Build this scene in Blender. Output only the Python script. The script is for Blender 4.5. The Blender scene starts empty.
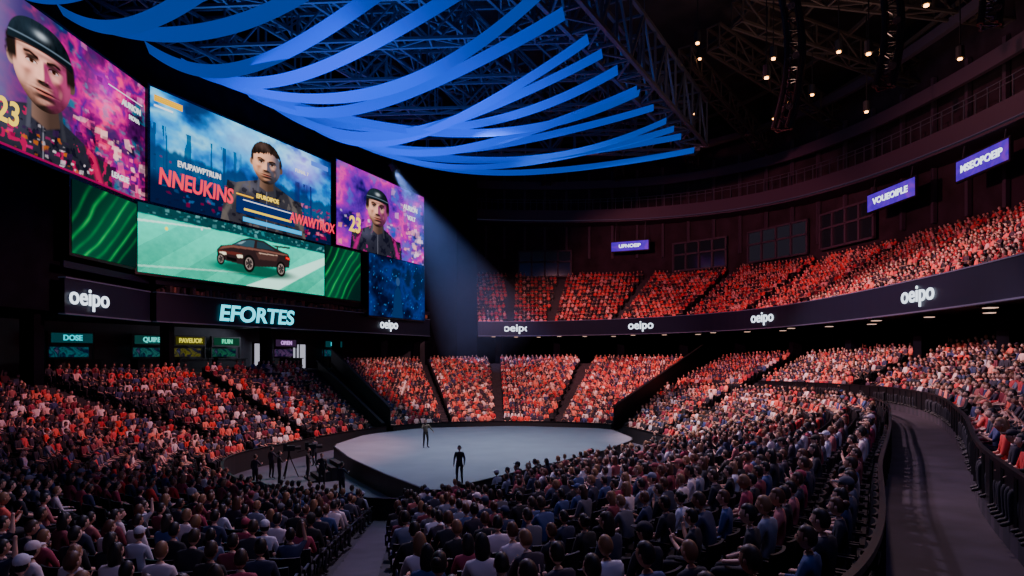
import bpy, math, random
import numpy as np
from mathutils import Vector, Matrix, Euler
random.seed(7)
R=random.random
scene=bpy.context.scene
EYE=6.7
# ------------------------------------------------------------------ materials
def newmat(name):
    m=bpy.data.materials.new(name); m.use_nodes=True
    return m, m.node_tree.nodes, m.node_tree.links
def pmat(name,col,rough=.6,metal=0,emis=None,es=0,noise=0,nscale=5,bump=0,spec=None):
    m,n,l=newmat(name); b=n['Principled BSDF']
    b.inputs['Base Color'].default_value=(*col,1); b.inputs['Roughness'].default_value=rough
    b.inputs['Metallic'].default_value=metal
    if spec is not None: b.inputs['Specular IOR Level'].default_value=spec
    if emis:
        b.inputs['Emission Color'].default_value=(*emis,1); b.inputs['Emission Strength'].default_value=es
    if noise or bump:
        t=n.new('ShaderNodeTexCoord'); x=n.new('ShaderNodeTexNoise'); x.inputs['Scale'].default_value=nscale
        x.inputs['Detail'].default_value=4
        l.new(t.outputs['Object'],x.inputs['Vector'])
        if noise:
            r=n.new('ShaderNodeValToRGB'); e=r.color_ramp.elements
            e[0].position=.3; e[1].position=.7
            e[0].color=(*[c*(1-noise) for c in col],1); e[1].color=(*[min(1,c*(1+noise)) for c in col],1)
            l.new(x.outputs['Fac'],r.inputs['Fac']); l.new(r.outputs['Color'],b.inputs['Base Color'])
        if bump:
            bp=n.new('ShaderNodeBump'); bp.inputs['Strength'].default_value=bump
            l.new(x.outputs['Fac'],bp.inputs['Height']); l.new(bp.outputs['Normal'],b.inputs['Normal'])
    return m
_em={}
def emat(col,s=1.0):
    k=(tuple(round(c,3) for c in col),round(s,2))
    if k in _em: return _em[k]
    m,n,l=newmat('led_%d'%len(_em)); n.remove(n['Principled BSDF'])
    e=n.new('ShaderNodeEmission'); e.inputs['Color'].default_value=(*col,1); e.inputs['Strength'].default_value=s
    l.new(e.outputs[0],n['Material Output'].inputs['Surface']); _em[k]=m
    return m
def bgmat(name,cols,scale,strength,dist=1.5,stretch=(1,1,1)):
    m,n,l=newmat(name); n.remove(n['Principled BSDF'])
    t=n.new('ShaderNodeTexCoord'); mp=n.new('ShaderNodeMapping'); mp.inputs['Scale'].default_value=stretch
    x=n.new('ShaderNodeTexNoise'); x.inputs['Scale'].default_value=scale; x.inputs['Detail'].default_value=6
    x.inputs['Distortion'].default_value=dist
    r=n.new('ShaderNodeValToRGB'); e=r.color_ramp.elements
    while len(e)<len(cols): e.new(.5)
    for i,c in enumerate(cols):
        e[i].position=.28+.44*i/(len(cols)-1); e[i].color=(*c,1)
    em=n.new('ShaderNodeEmission'); em.inputs['Strength'].default_value=strength
    l.new(t.outputs['Object'],mp.inputs['Vector']); l.new(mp.outputs[0],x.inputs['Vector']); l.new(x.outputs['Fac'],r.inputs['Fac'])
    l.new(r.outputs['Color'],em.inputs['Color']); l.new(em.outputs[0],n['Material Output'].inputs['Surface'])
    return m
M_black=pmat('black_paint',(.008,.008,.011),.6)
M_dark=pmat('dark_wall',(.004,.004,.008),.9,noise=.4,nscale=.8,spec=.05)
M_wallup=pmat('upper_wall_paint',(.030,.020,.030),.8,noise=.4,nscale=.5,spec=.2)
M_conc=pmat('terrace_concrete',(.020,.018,.028),.75,noise=.35,nscale=2,bump=.1)
M_stair=pmat('stair_concrete',(.024,.02,.028),.75,noise=.35,nscale=2,bump=.1)
M_aisle=pmat('aisle_concrete',(.034,.026,.040),.65,noise=.4,nscale=1.2,bump=.1)
M_floor=pmat('floor_vinyl',(.075,.08,.11),.45,noise=.25,nscale=.6)
M_stage=pmat('stage_deck',(.19,.20,.24),.5,noise=.1,nscale=.7)
M_stageside=pmat('stage_skirt',(.01,.01,.014),.5)
M_steel=pmat('truss_steel',(.10,.11,.15),.45,.5)
M_ceil=pmat('ceiling_panels',(.022,.017,.017),.8,noise=.5,nscale=.35)
M_fascia=pmat('fascia_panel',(.008,.010,.026),.4,spec=.2)
M_rail=pmat('rail_metal',(.012,.012,.016),.4,.5)
M_seat=pmat('seat_plastic',(.010,.009,.013),.45)
M_trim=pmat('fascia_trim',(.08,.08,.14),.4,emis=(.25,.3,.6),es=.03)
M_cloth=pmat('ribbon_fabric',(.003,.075,.55),.8,emis=(.0,.10,.70),es=.42,spec=.0)  # blue emission stands in for light falling on the cloth
M_screenfr=pmat('screen_bezel',(.006,.006,.008),.4)
# ------------------------------------------------------------------ mesh builder
class MB:
    def __init__(s): s.v=[];s.f=[];s.m=[]
    def poly(s,pts,m=0):
        i=len(s.v); s.v+=[tuple(p) for p in pts]; s.f.append(tuple(range(i,i+len(pts)))); s.m.append(m)
    def box(s,c,size,rot=None,m=0):
        i=len(s.v); c=Vector(c)
        for sx in(-.5,.5):
            for sy in(-.5,.5):
                for sz in(-.5,.5):
                    p=Vector((sx*size[0],sy*size[1],sz*size[2]))
                    if rot is not None: p=rot@p
                    s.v.append(tuple(c+p))
        for q in((0,1,3,2),(4,6,7,5),(0,4,5,1),(2,3,7,6),(0,2,6,4),(1,5,7,3)):
            s.f.append(tuple(i+a for a in q)); s.m.append(m)
    def bar(s,p,q,w,h=None,m=0):
        p=Vector(p);q=Vector(q); d=q-p; L=d.length
        if L<1e-5: return
        h=h or w; z=d/L; up=Vector((0,0,1)) if abs(z.z)<.95 else Vector((0,1,0))
        x=up.cross(z).normalized(); y=z.cross(x)
        s.box((p+q)/2,(w,h,L),Matrix((x,y,z)).transposed(),m)
    def tube(s,pts,r,n=8,m=0):
        rings=[]
        for i,p in enumerate(pts):
            p=Vector(p); a=Vector(pts[max(0,i-1)]); b=Vector(pts[min(len(pts)-1,i+1)])
            z=(b-a).normalized(); up=Vector((0,0,1)) if abs(z.z)<.9 else Vector((0,1,0))
            x=up.cross(z).normalized(); y=z.cross(x); rr=r[i] if isinstance(r,(list,tuple)) else r
            k=len(s.v)
            for j in range(n):
                t=2*math.pi*j/n; s.v.append(tuple(p+x*math.cos(t)*rr+y*math.sin(t)*rr))
            rings.append(k)
        for a,b in zip(rings,rings[1:]):
            for j in range(n):
                s.f.append((a+j,a+(j+1)%n,b+(j+1)%n,b+j)); s.m.append(m)
        s.f.append(tuple(rings[0]+j for j in reversed(range(n)))); s.m.append(m)
        s.f.append(tuple(rings[-1]+j for j in range(n))); s.m.append(m)
    def add(s,verts,faces,mats):
        i=len(s.v); s.v+=[tuple(p) for p in verts]
        for f in faces: s.f.append(tuple(a+i for a in f))
        s.m+=list(mats)
    def mesh(s,name,mats,smooth=False):
        me=bpy.data.meshes.new(name); me.from_pydata(s.v,[],s.f)
        for a in mats: me.materials.append(a)
        me.polygons.foreach_set('material_index',s.m)
        if smooth: me.polygons.foreach_set('use_smooth',[True]*len(s.f))
        me.update(); return me
    def build(s,name,mats,parent=None,smooth=False,matrix=None):
        ob=bpy.data.objects.new(name,s.mesh(name,mats,smooth)); scene.collection.objects.link(ob)
        if matrix is not None: ob.matrix_world=matrix
        if parent: ob.parent=parent
        return ob
def empty(name):
    e=bpy.data.objects.new(name,None); scene.collection.objects.link(e); return e
def frame(o,u,v=(0,0,1)):
    u=Vector(u).normalized(); v=Vector(v).normalized(); n=u.cross(v).normalized(); v=n.cross(u)
    m=Matrix((u,v,n)).transposed().to_4x4(); m.translation=Vector(o); return m
def text(body,size,matrix,mat,parent,name='lettering',sx=1,shear=0,bold=.0):
    c=bpy.data.curves.new(name,'FONT'); c.body=body; c.size=size; c.align_x='CENTER'; c.align_y='CENTER'
    c.extrude=.02; c.offset=bold; c.shear=shear; c.materials.append(mat)
    o=bpy.data.objects.new(name,c); scene.collection.objects.link(o)
    o.matrix_world=matrix@Matrix.Diagonal((sx,1,1,1)); 
    if parent: o.parent=parent
    return o
def cr(P,t,closed=False):
    n=len(P)
    if closed: i=math.floor(t); f=t-i; g=lambda k:P[k%n]
    else:
        t=max(0,min(n-1,t)); i=min(int(t),n-2); f=t-i; g=lambda k:P[max(0,min(n-1,k))]
    a,b,c,d=[Vector(g(i+k)) for k in(-1,0,1,2)]
    return .5*((2*b)+(c-a)*f+(2*a-5*b+4*c-d)*f*f+(3*b-a-3*c+d)*f**3)
# ------------------------------------------------------------------ bowl stations
ST=[ # inner, L1, L2, outer
 ((-7,53,.4),(-10,64,3.0),(-10.2,65,3.0),(-13.8,74,5.4)),
 ((0,54.5,.4),(0,68,3.0),(0,69,3.0),(0,84,5.6)),
 ((7.5,52.5,.4),(12,64,3.0),(12.5,65,3.0),(20,75,5.7)),
 ((10.5,46.5,.4),(18,52,3.4),(19.5,53,3.7),(27,60,6.1)),
 ((10.8,41,.6),(19.5,39,3.6),(21.2,39,4.0),(29,42,6.7)),
 ((8.4,36,.8),(17.3,30,3.7),(19,29.3,4.1),(27,26,7.2)),
 ((4.7,31.8,.9),(12.4,21,3.7),(14,20,4.1),(24,13,7.5)),
 ((1.2,28.4,.9),(7.5,13,3.75),(8.9,12.2,4.15),(20,4,7.6)),
 ((-1.7,25.4,.7),(2.9,5.6,3.85),(4.4,4.8,4.2),(15,-4,7.6)),
 ((-4.8,24.3,.4),(-1.6,3.4,3.9),(-1,2.0,4.1),(1,-6,5.2)),
 ((-9.2,26.2,.4),(-8,3.8,3.8),(-8,2.5,4.0),(-11,-6,5.2)),
 ((-13.4,29.4,.4),(-20,13.5,3.9),(-20.5,12.8,4),(-27,6,5.2)),
 ((-16,35,.4),(-24,29,3.9),(-24.6,28.6,4),(-33,24,5.3)),
 ((-14.8,41,.4),(-21,42.5,3.8),(-21.6,42.6,3.9),(-26.4,43.6,5.2)),
 ((-11.8,48,.4),(-17,52,3.4),(-17.4,52.2,3.5),(-21.6,55,5.2)),
]
LOOP=[[s[k] for s in ST] for k in range(4)]
def L(k,t): return cr(LOOP[k],t,True)
def ts(a,b,d=.08):
    n=max(2,int(math.ceil((b-a)/d))); return [a+(b-a)*i/n for i in range(n+1)]
seats=[]
def terrace(mb,ta,tb,fa,fb,n,base=None,m=0,step=.08):
    T=ts(ta,tb,step)
    A=[fa(t) for t in T]; B=[fb(t) for t in T]
    def P(i,f,k):
        p=A[i].lerp(B[i],f); p.z=A[i].z+(B[i].z-A[i].z)*k/n; return p
    for i in range(len(T)-1):
        for k in range(n):
            a=P(i,k/n,k);b=P(i+1,k/n,k);c=P(i+1,(k+1)/n,k);d=P(i,(k+1)/n,k)
            mb.poly((a,b,c,d),m)
            if k>0: a2=P(i,k/n,k-1);b2=P(i+1,k/n,k-1)
            else:
                zb=base if base is not None else a.z
                a2=a.copy();b2=b.copy();a2.z=b2.z=zb
            mb.poly((a2,b2,b,a),m)
        a=P(i,1,n-1);b=P(i+1,1,n-1);c=P(i+1,1,n);d=P(i,1,n); mb.poly((a,b,c,d),m)
    for i in(0,len(T)-1):
        for k in range(n):
            a=P(i,k/n,k);b=P(i,(k+1)/n,k);c=b.copy();d=a.copy()
            zb=min(A[i].z,base if base is not None else A[i].z); c.z=d.z=zb
            mb.poly((a,b,c,d),m)
def fill(ta,tb,fa,fb,n,zone,sp=.57,occ=.95,fpos=.5):
    for k in range(n):
        T=ts(ta,tb,.03); pts=[]
        for t in T:
            A=fa(t);B=fb(t); p=A.lerp(B,(k+fpos)/n); p.z=A.z+(B.z-A.z)*k/n; pts.append(p)
        acc=0; nxt=.35; tot=sum((pts[i+1]-pts[i]).xy.length for i in range(len(pts)-1))
        for i in range(len(pts)-1):
            s=(pts[i+1]-pts[i]); l=s.xy.length
            if l<1e-6: continue
            while nxt<=acc+l and nxt<tot-.3:
                p=pts[i]+s*((nxt-acc)/l); 
                d=Vector((-s.y,s.x)); A=fa(T[i]);B=fb(T[i]); inn=(A-B).xy
                if d.dot(inn)<0: d=-d
                seats.append((p,math.atan2(-d.x,d.y),zone,R()<occ)); nxt+=sp
            acc+=l
def blk(mb,ta,tb,ka,kb,zone,base=0,sp=.57,rowd=.88,aisle=.15,occ=.95,am=1):
    fa=lambda t:L(ka,t); fb=lambda t:L(kb,t)
    tm=(ta+tb)/2; n=max(2,round((fa(tm)-fb(tm)).xy.length/rowd))
    terrace(mb,ta,tb-aisle,fa,fb,n,base)
    terrace(mb,tb-aisle,tb,fa,fb,n*2,base,am)
    fill(ta,tb-aisle,fa,fb,n,zone,sp,occ)
low=MB()
for a,b in((-.5,.3),(.3,.9),(.9,1.5),(1.5,2.15)): blk(low,a,b,0,3,'back',aisle=.07 if b<2 else .03,am=2)
for a,b in((2.35,3.1),(3.1,4),(4,5)): blk(low,a,b,0,1,'rin',aisle=.1,am=2)
for a,b in((5,6),(6,7),(7,8.1),(8.1,9.12)): blk(low,a,b,0,1,'rin' if a<6 else 'near',sp=.66,rowd=1.08,occ=.82,aisle=.1 if a<8 else .2,am=1)
for a,b in((9.12,10.2),(10.2,11.1),(11.1,11.9)): blk(low,a,b,0,1,'near' if a<10 else 'left',sp=.64,rowd=1.04,occ=.84,am=2)
for a,b in((2.35,3.1),(3.1,4),(4,5),(5,6),(6,7),(7,7.75)): blk(low,a,b,2,3,'rout',3.0,am=2)
blk(low,11.1,11.9,2,3,'left',3.0)
for a,b in((11.9,12.7),(12.7,13.5),(13.5,14.4)): blk(low,a,b,0,3,'left',aisle=.13,am=2)
T=ts(7.75,11.1)
for i in range(len(T)-1): low.poly((L(2,T[i]),L(2,T[i+1]),L(3,T[i+1])+Vector((0,0,-2)),L(3,T[i])+Vector((0,0,-2))),1)
T=ts(2.35,11.9)
for i in range(len(T)-1):
    low.poly((L(1,T[i]),L(1,T[i+1]),L(2,T[i+1])+Vector((0,0,-.35)),L(2,T[i])+Vector((0,0,-.35))),1)
    p=L(2,T[i]);q=L(2,T[i+1]); low.poly((p-Vector((0,0,.36)),q-Vector((0,0,.36)),q,p),1)
low.build('lower_bowl_terrace',[M_conc,M_aisle,M_stair])
wd=MB()
for a,b in((2.15,2.35),(14.4,14.5)):
    terrace(wd,a,b,lambda t:L(0,t),lambda t:L(3,t),50,0,1)
for t2,h in((2.15,2.1),(14.5,2.1),(14.4,.9),(2.35,.8)):
    for i in range(24):
        p=L(0,t2).lerp(L(3,t2),i/24);q=L(0,t2).lerp(L(3,t2),(i+1)/24)
        wd.poly((Vector((p.x,p.y,0)),Vector((q.x,q.y,0)),q+Vector((0,0,h)),p+Vector((0,0,h))))
        wd.bar(p+Vector((0,0,h)),q+Vector((0,0,h)),.25,.12)
wd.build('stair_retaining_walls',[M_black,M_stair])
rl=MB()
def rail(mb,f,a,b,h=1.0,step=.08,panel=0,th=.06):
    T=ts(a,b,step); prev=None
    for i,t in enumerate(T):
        p=f(t); q=p+Vector((0,0,h)); 
        if i%2==0: mb.bar(p,q,th)
        if prev:
            mb.bar(prev[1],q,th*1.3)
            if panel<.8: mb.bar(prev[0].lerp(prev[1],.7),p.lerp(q,.7),th*.6)
            if panel: mb.poly((prev[0],p,p.lerp(q,panel),prev[0].lerp(prev[1],panel)))
        prev=(p,q)
rail(rl,lambda t:L(1,t),3.1,8.6,.85,.05,.5)
rail(rl,lambda t:L(2,t),3.1,7.75,.85,.05,1)
rl.build('cross_aisle_railing',[M_rail])
fb_=MB()
def inner_off(t,o=.55):
    p=L(0,t); d=(L(0,t)-L(1,t)); d.z=0; d.normalize(); q=p+d*o; q.z=0; return q
T=ts(2.35,14.4,.1)+[None]+ts(14.5,17.15,.1)
for a,b in zip(T,T[1:]):
    if a is None or b is None: continue
    p=inner_off(a);q=inner_off(b); 
    fb_.bar(p+Vector((0,0,.55)),q+Vector((0,0,.55)),.08,1.1)
    fb_.bar(p+Vector((0,0,1.12)),q+Vector((0,0,1.12)),.14,.05,1)
fb_.build('front_row_barrier',[M_black,M_rail])
# ------------------------------------------------------------------ upper tier
F=[(-4.6,86,10.4),(2,86,10.4),(9,83,10.4),(16,77.5,10.4),(21.5,69.5,10.4),(24.5,60,10.4),(25,49,10.4),(24.3,38,10.4),(23,28.8,10.4),(21,20,10.4)]
O=[(-6,98,18.6),(3,98.5,18.6),(14,96.5,18.4),(25,90.5,18.0),(33,80,17.6),(37,67,17.3),(38,53,17.2),(37,39,17.1),(34.5,26,17.1),(31,14,17.1)]
fF=lambda t:cr(F,t); fO=lambda t:cr(O,t)
up=MB()
edges=[0,.75,1.5,2.6,3.6,4.6,5.5,6.4,7.3,8.2,9]
for a,b in zip(edges,edges[1:]):
    terrace(up,a,b-.1,fF,fO,14,9.4,0,.12); terrace(up,b-.1,b,fF,fO,28,9.4,1,.12)
    fill(a,b-.1,fF,fO,14,'upper',.58)
T=ts(0,9,.12)
for a,b in zip(T,T[1:]):
    p=fF(a);q=fF(b);r=fO(b);s=fO(a)
    for w in(p,q,r,s): w.z=9.35
    up.poly((p,q,r,s),2)
up.build('upper_tier_terrace',[M_conc,M_stair,M_black])
fa_e=empty('balcony_fascia')
fm=MB()
for a,b in zip(T,T[1:]):
    p=fF(a);q=fF(b); d=(fO(a)-fF(a)); d.z=0; d.normalize(); o=d*-.15
    for (z0,z1,m,th) in((9.3,11.15,0,.25),(11.15,11.22,1,.35),(9.22,9.3,1,.35)):
        fm.bar(Vector((p.x,p.y,(z0+z1)/2))+o,Vector((q.x,q.y,(z0+z1)/2))+o,th,z1-z0,m)
fm.build('fascia_band',[M_fascia,M_trim],fa_e)
white=emat((.75,.85,1),2.2)
def on_path(f,t,z,off):
    p=f(t); q=f(t+.02); p0=f(t-.02); u=(q-p0); u.z=0; u.normalize(); n=u.cross(Vector((0,0,1)))
    c=Vector((0,42,0))-p
    if n.dot(c)<0: u=-u; n=-n
    o=p+n*off; o.z=z; return frame(o,u)
for t in(.82,2.97,4.87,7.02): text('oeipo',1.4,on_path(fF,t,10.3,.35),white,fa_e,'logo_lettering',1.15,0,.02)
ow=MB()
for a,b in zip(T,T[1:]):
    p=fO(a);q=fO(b)
    ow.poly((Vector((p.x,p.y,0)),Vector((q.x,q.y,0)),Vector((q.x,q.y,38)),Vector((p.x,p.y,38))))
ow.build('wall_back',[M_wallup])
cl=MB()
for t in(.5,1.5,2.5,3.4,4.2,5,5.8,6.6,7.4,8.2):
    p=fF(t).lerp(fO(t),.22); cl.box((p.x,p.y,4.7),(.9,.9,9.3))
cl.build('concourse_columns',[M_dark])
ul=empty('concourse_soffit_lights'); hb=MB(); lb=MB()
for i in range(22):
    t=.4+8.2*i/21; p=fF(t).lerp(fO(t),.12+.1*(i%3)); hb.box((p.x,p.y,9.27),(.7,.7,.12)); lb.box((p.x,p.y,9.19),(.5,.5,.04))
hb.build('light_housing',[M_black],ul); lb.build('light_diffuser',[emat((1,.6,.45),1.2)],ul)
zb=[27.6,27.5,27.2,26.6,25.8,25,24.2,23.4,22.8,22.4]
cw=MB()
def band(f,off,z,h,m=0,th=.3):
    for a,b in zip(T,T[1:]):
        qs=[]
        for t in(a,b):
            p=fO(t); d=(fF(t)-fO(t)); d.z=0; d.normalize(); i=min(int(t),8); zz=zb[i]+(zb[i+1]-zb[i])*(t-i)
            w=p+d*off; w.z=zz+z; qs.append(w)
        cw.bar(qs[0],qs[1],th,h,m)
band(fO,3.2,0,1.5); band(fO,3.35,-.8,.08,1); band(fO,3.2,1.9,.06,2,.06); band(fO,3.2,2.3,.06,2,.06)
band(fO,2.4,4.6,1.2,0,.4); band(fO,4.5,8,.8,0,.5); band(fO,1.8,-1.0,.2,0,3.2)
for i in range(90):
    t=9*i/90; p=fO(t); d=(fF(t)-fO(t)); d.z=0; d.normalize(); j=min(int(t),8); zz=zb[j]+(zb[j+1]-zb[j])*(t-j)
    w=p+d*3.2; w.z=zz+.7; cw.bar(w,w+Vector((0,0,1.6)),.08,None,2)
    if i%3==0:
        v=p+d*.3; v.z=zz-6; cw.bar(v,v+Vector((0,0,13)),.35,None,0)
M_band=pmat('catwalk_panel',(.055,.038,.065),.6)
cw.build('upper_catwalk_ring',[M_band,M_trim,M_steel])
def led_sign(t,z,w,h,body):
    e=empty('led_sign'); m=on_path(fO,t,z,3.0)
    b=MB(); b.box((0,0,-.12),(w+.3,h+.3,.22)); b.build('sign_housing',[M_black],e,matrix=m)
    b=MB(); b.poly([(-w/2,-h/2,.01),(w/2,-h/2,.01),(w/2,h/2,.01),(-w/2,h/2,.01)]); b.build('sign_face',[bgmat('sign_led',[(.05,.0,.4),(.10,.01,.6),(.22,.03,.55)],.6,1.1)],e,matrix=m)
    text(body,h*.5,m@Matrix.Translation((0,0,.05)),white,e,'sign_lettering',1.2,0,.02)
    b=MB(); 
    for s in(-w*.4,w*.4): b.bar((s,h/2,-.1),(s,h/2+3,-.6),.07)
    b.build('sign_hangers',[M_steel],e,matrix=m)
led_sign(2.37,22.4,5.4,1.3,'UPNOEIP'); led_sign(5.56,21.4,6.8,1.6,'VOUEOIPLE'); led_sign(6.40,21.1,5.8,1.5,'MSEOPOEIP')
for k_,t in enumerate((1.2,3.15,4.05,4.85)):
    m=on_path(fO,t,20.6,.7); e=empty('window_%d'%(k_+1)); pb=MB(); wdt=8 if k_!=2 else 9
    nn=4
    for i in range(nn+1): pb.box((-wdt/2+wdt*i/nn,0,0),(.25,4.0,.3))
    for z in(-1.95,0.3,1.95): pb.box((0,z,0),(wdt+.25,.22,.3))
    pb.build('window_frame',[M_band],e,matrix=m)
    pb=MB(); pb.poly([(-wdt/2,-1.9,-.05),(wdt/2,-1.9,-.05),(wdt/2,1.9,-.05),(-wdt/2,1.9,-.05)]); pb.build('window_glass',[pmat('suite_glass',(.01,.01,.015),.1,emis=(.10,.10,.16),es=.10 if k_==2 else .02)],e,matrix=m)
# ------------------------------------------------------------------ shell
sh=MB(); sh.poly([(-60,-30,0),(60,-30,0),(60,115,0),(-60,115,0)]); sh.build('floor',[M_floor])
sh=MB(); sh.box((0,42,38.2),(130,150,.4)); sh.build('ceiling',[M_ceil])
def W(Y,z,off=0):
    n=Vector((.922,-.387,0)); return Vector((-44.35+.42*Y,Y,z))+n*off
U2=Vector((.42,1,0)).normalized()
sw=MB()
sw.poly([(-26.2,5,9.2),(-26.2,45.3,9.2),(-26.2,45.3,38),(-26.2,5,38)])
b=W(80.5,0,-.5)
sw.poly([(-26.2,45.3,9.2),(b.x,b.y,9.2),(b.x,b.y,38),(-26.2,45.3,38)])
sw.poly([(b.x,b.y,0),(-7.4,86,0),(-7.4,86,38),(b.x,b.y,38)])
sw.poly([(-7.4,86,0),(-4.7,86,0),(-4.7,86,38),(-7.4,86,38)])
sw.poly([(-4.7,86,0),(-6,98,0),(-6,98,38),(-4.7,86,38)])
sw.poly([(-26.2,20,9.2),(-26.2,45.3,9.2),(b.x,b.y,9.2),(-19,84,9.2),(-34,48,9.2),(-36,20,9.2)])
sw.build('wall_left',[M_dark])
cb=MB()
cb.poly([(-38,0,0),(-34,46,0),(-34,46,9.2),(-38,0,9.2)])
cb.poly([(-34,46,0),(-18,84,0),(-18,84,9.2),(-34,46,9.2)])
cb.poly([(-18,84,0),(b.x,b.y,0),(b.x,b.y,9.2),(-18,84,9.2)])
cb.build('wall_concourse',[pmat('concourse_wall',(.05,.05,.065),.6,noise=.3,nscale=.7)])
cf=MB()
cf.poly([(-36,24,5.15),(-27,43.6,5.15),(-21.8,55,5.15),(-13.9,74,5.3),(-10.6,80,5.3),(-18,84,5.2),(-34,46,5.2),(-38,10,5.2)])
cf.build('concourse_floor',[M_aisle])
lf=empty('concourse_fascia'); m_=MB()
pts=[Vector((-25.6,36.4,0)),Vector((-25.6,45,0)),W(45.2,0,.2),W(80.3,0,.2)]
for p,q in zip(pts,pts[1:]):
    for z0,z1,m,th in((9.1,11.1,0,.3),(11.1,11.17,1,.45),(9.03,9.1,1,.45),(11.7,12.1,0,.2)):
        if (q-p).length>.5: m_.bar(p+Vector((0,0,(z0+z1)/2)),q+Vector((0,0,(z0+z1)/2)),th,z1-z0,m)
m_.build('fascia_band',[M_fascia,M_trim],lf)
text('oeipo',1.45,frame((-25.3,38.4,10.1),(0,1,0)),white,lf,'logo_lettering',1.1,0,.02)
cyan=emat((.05,.75,.95),2.0)
text('EFORTES',1.75,frame(W(53.9,9.95,.5),U2),cyan,lf,'venue_lettering',1.2,.12,.04)
text('oeipo',1.4,frame(W(71.8,10.1,.5),U2),white,lf,'logo_lettering',1.1,0,.02)
lg=MB()
for i in range(260):
    Y=45.5+34*R(); p=W(Y,11.3,.1+.5*R()); h=.15+.35*R(); lg.box((p.x,p.y,11.2+h/2),(.25,.3,h),m=int(R()*2))
lg.build('ledge_crowd',[pmat('ledge_crowd_brown',(.22,.09,.05),.8),pmat('ledge_crowd_dark',(.05,.03,.03),.8)])  # small blocks standing in for the people along the ledge
cc=MB()
for Y in(47,56,65,73,79.5):
    p=W(Y,0,-1); cc.box((p.x,p.y,7.1),(.7,.7,4.2))
for Y in(24,36,): cc.box((-27,Y,7.1),(.8,.8,4.2))
cc.build('concourse_pillars',[M_dark])
def wl(Y,z,off=.4):
    n=Vector((.921,-.388,0)); return Vector((-34+ (Y-46)*16/38,Y,z))+n*off
for Y,body,c in((47.5,'DOSE',(.0,.5,.6)),(53.4,'QUIRE',(.05,.55,.5)),(56.9,'PAVEUOR',(.5,.45,.05)),(60.6,'RUIN',(.05,.55,.3)),(67.8,'ORIEN',(.45,.2,.6)),(75.0,'DELT',(.0,.5,.6))):
    e=empty('concession_kiosk'); m=frame(wl(Y,5.2,1.2),(16,38,0))
    b=MB(); b.box((0,.55,.2),(3.4,1.1,.8)); b.box((0,1.15,.25),(3.5,.1,1.0)); b.box((0,2.75,-.2),(3.4,.95,.25)); 
    for s in(-1.65,1.65): b.box((s,1.6,-.2),(.12,3.2,.12))
    b.build('kiosk_frame',[M_black],e,matrix=m)
    b=MB(); b.poly([(-1.5,2.4,-.05),(1.5,2.4,-.05),(1.5,3.1,-.05),(-1.5,3.1,-.05)]); b.build('sign_panel',[emat([q*.08 for q in c],1)],e,matrix=m)
    b=MB(); b.poly([(-1.5,1.35,-.5),(1.5,1.35,-.5),(1.5,2.1,-.5),(-1.5,2.1,-.5)]); b.build('menu_board',[bgmat('menu_led',[(0,0,0),[q*.2 for q in c],(0,0,.02),(.06,.06,.12)],1.5,.9)],e,matrix=m)
    text(body,.55,m@Matrix.Translation((0,2.75,0)),emat(c,1.6),e,'sign_lettering',1,0,.02)
for k_,Y in enumerate((65.4,70.5)):
    e=empty('door_%d'%(k_+1)); m=frame(wl(Y,5.2,.3),(16,38,0))
    b=MB(); b.box((-1.1,1.35,0),(.15,2.7,.2)); b.box((1.1,1.35,0),(.15,2.7,.2)); b.box((0,2.75,0),(2.35,.15,.2)); b.box((0,1.35,0),(.08,2.7,.15)); b.build('door_frame',[M_black],e,matrix=m)
    b=MB(); b.box((0,1.35,-.05),(2.1,2.6,.04)); b.build('door_glass',[emat((.5,.5,.62),1.0)],e,matrix=m)
# ------------------------------------------------------------------ LED screen pictures: procedural colour grids
def vnoise(nx,ny,sx,sy,octv=4,seed=0):
    g=np.random.default_rng(seed); out=np.zeros((ny,nx)); amp=1; tot=0
    for o in range(octv):
        kx_=max(2,int(sx*2**o)); ky=max(2,int(sy*2**o)); G=g.random((ky+2,kx_+2))
        X=np.linspace(0,kx_,nx,endpoint=False);Y=np.linspace(0,ky,ny,endpoint=False)
        xi=X.astype(int);yi=Y.astype(int);fx=X-xi;fy=Y-yi; fx=fx*fx*(3-2*fx);fy=(fy*fy*(3-2*fy))[:,None]
        a=G[yi][:,xi];b=G[yi][:,xi+1];c=G[yi+1][:,xi];d=G[yi+1][:,xi+1]
        out+=amp*((a*(1-fx)+b*fx)*(1-fy)+(c*(1-fx)+d*fx)*fy); tot+=amp; amp*=.55
    return out/tot
def sm(a,b,x):
    t=np.clip((x-a)/(b-a),0,1); return t*t*(3-2*t)
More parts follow.
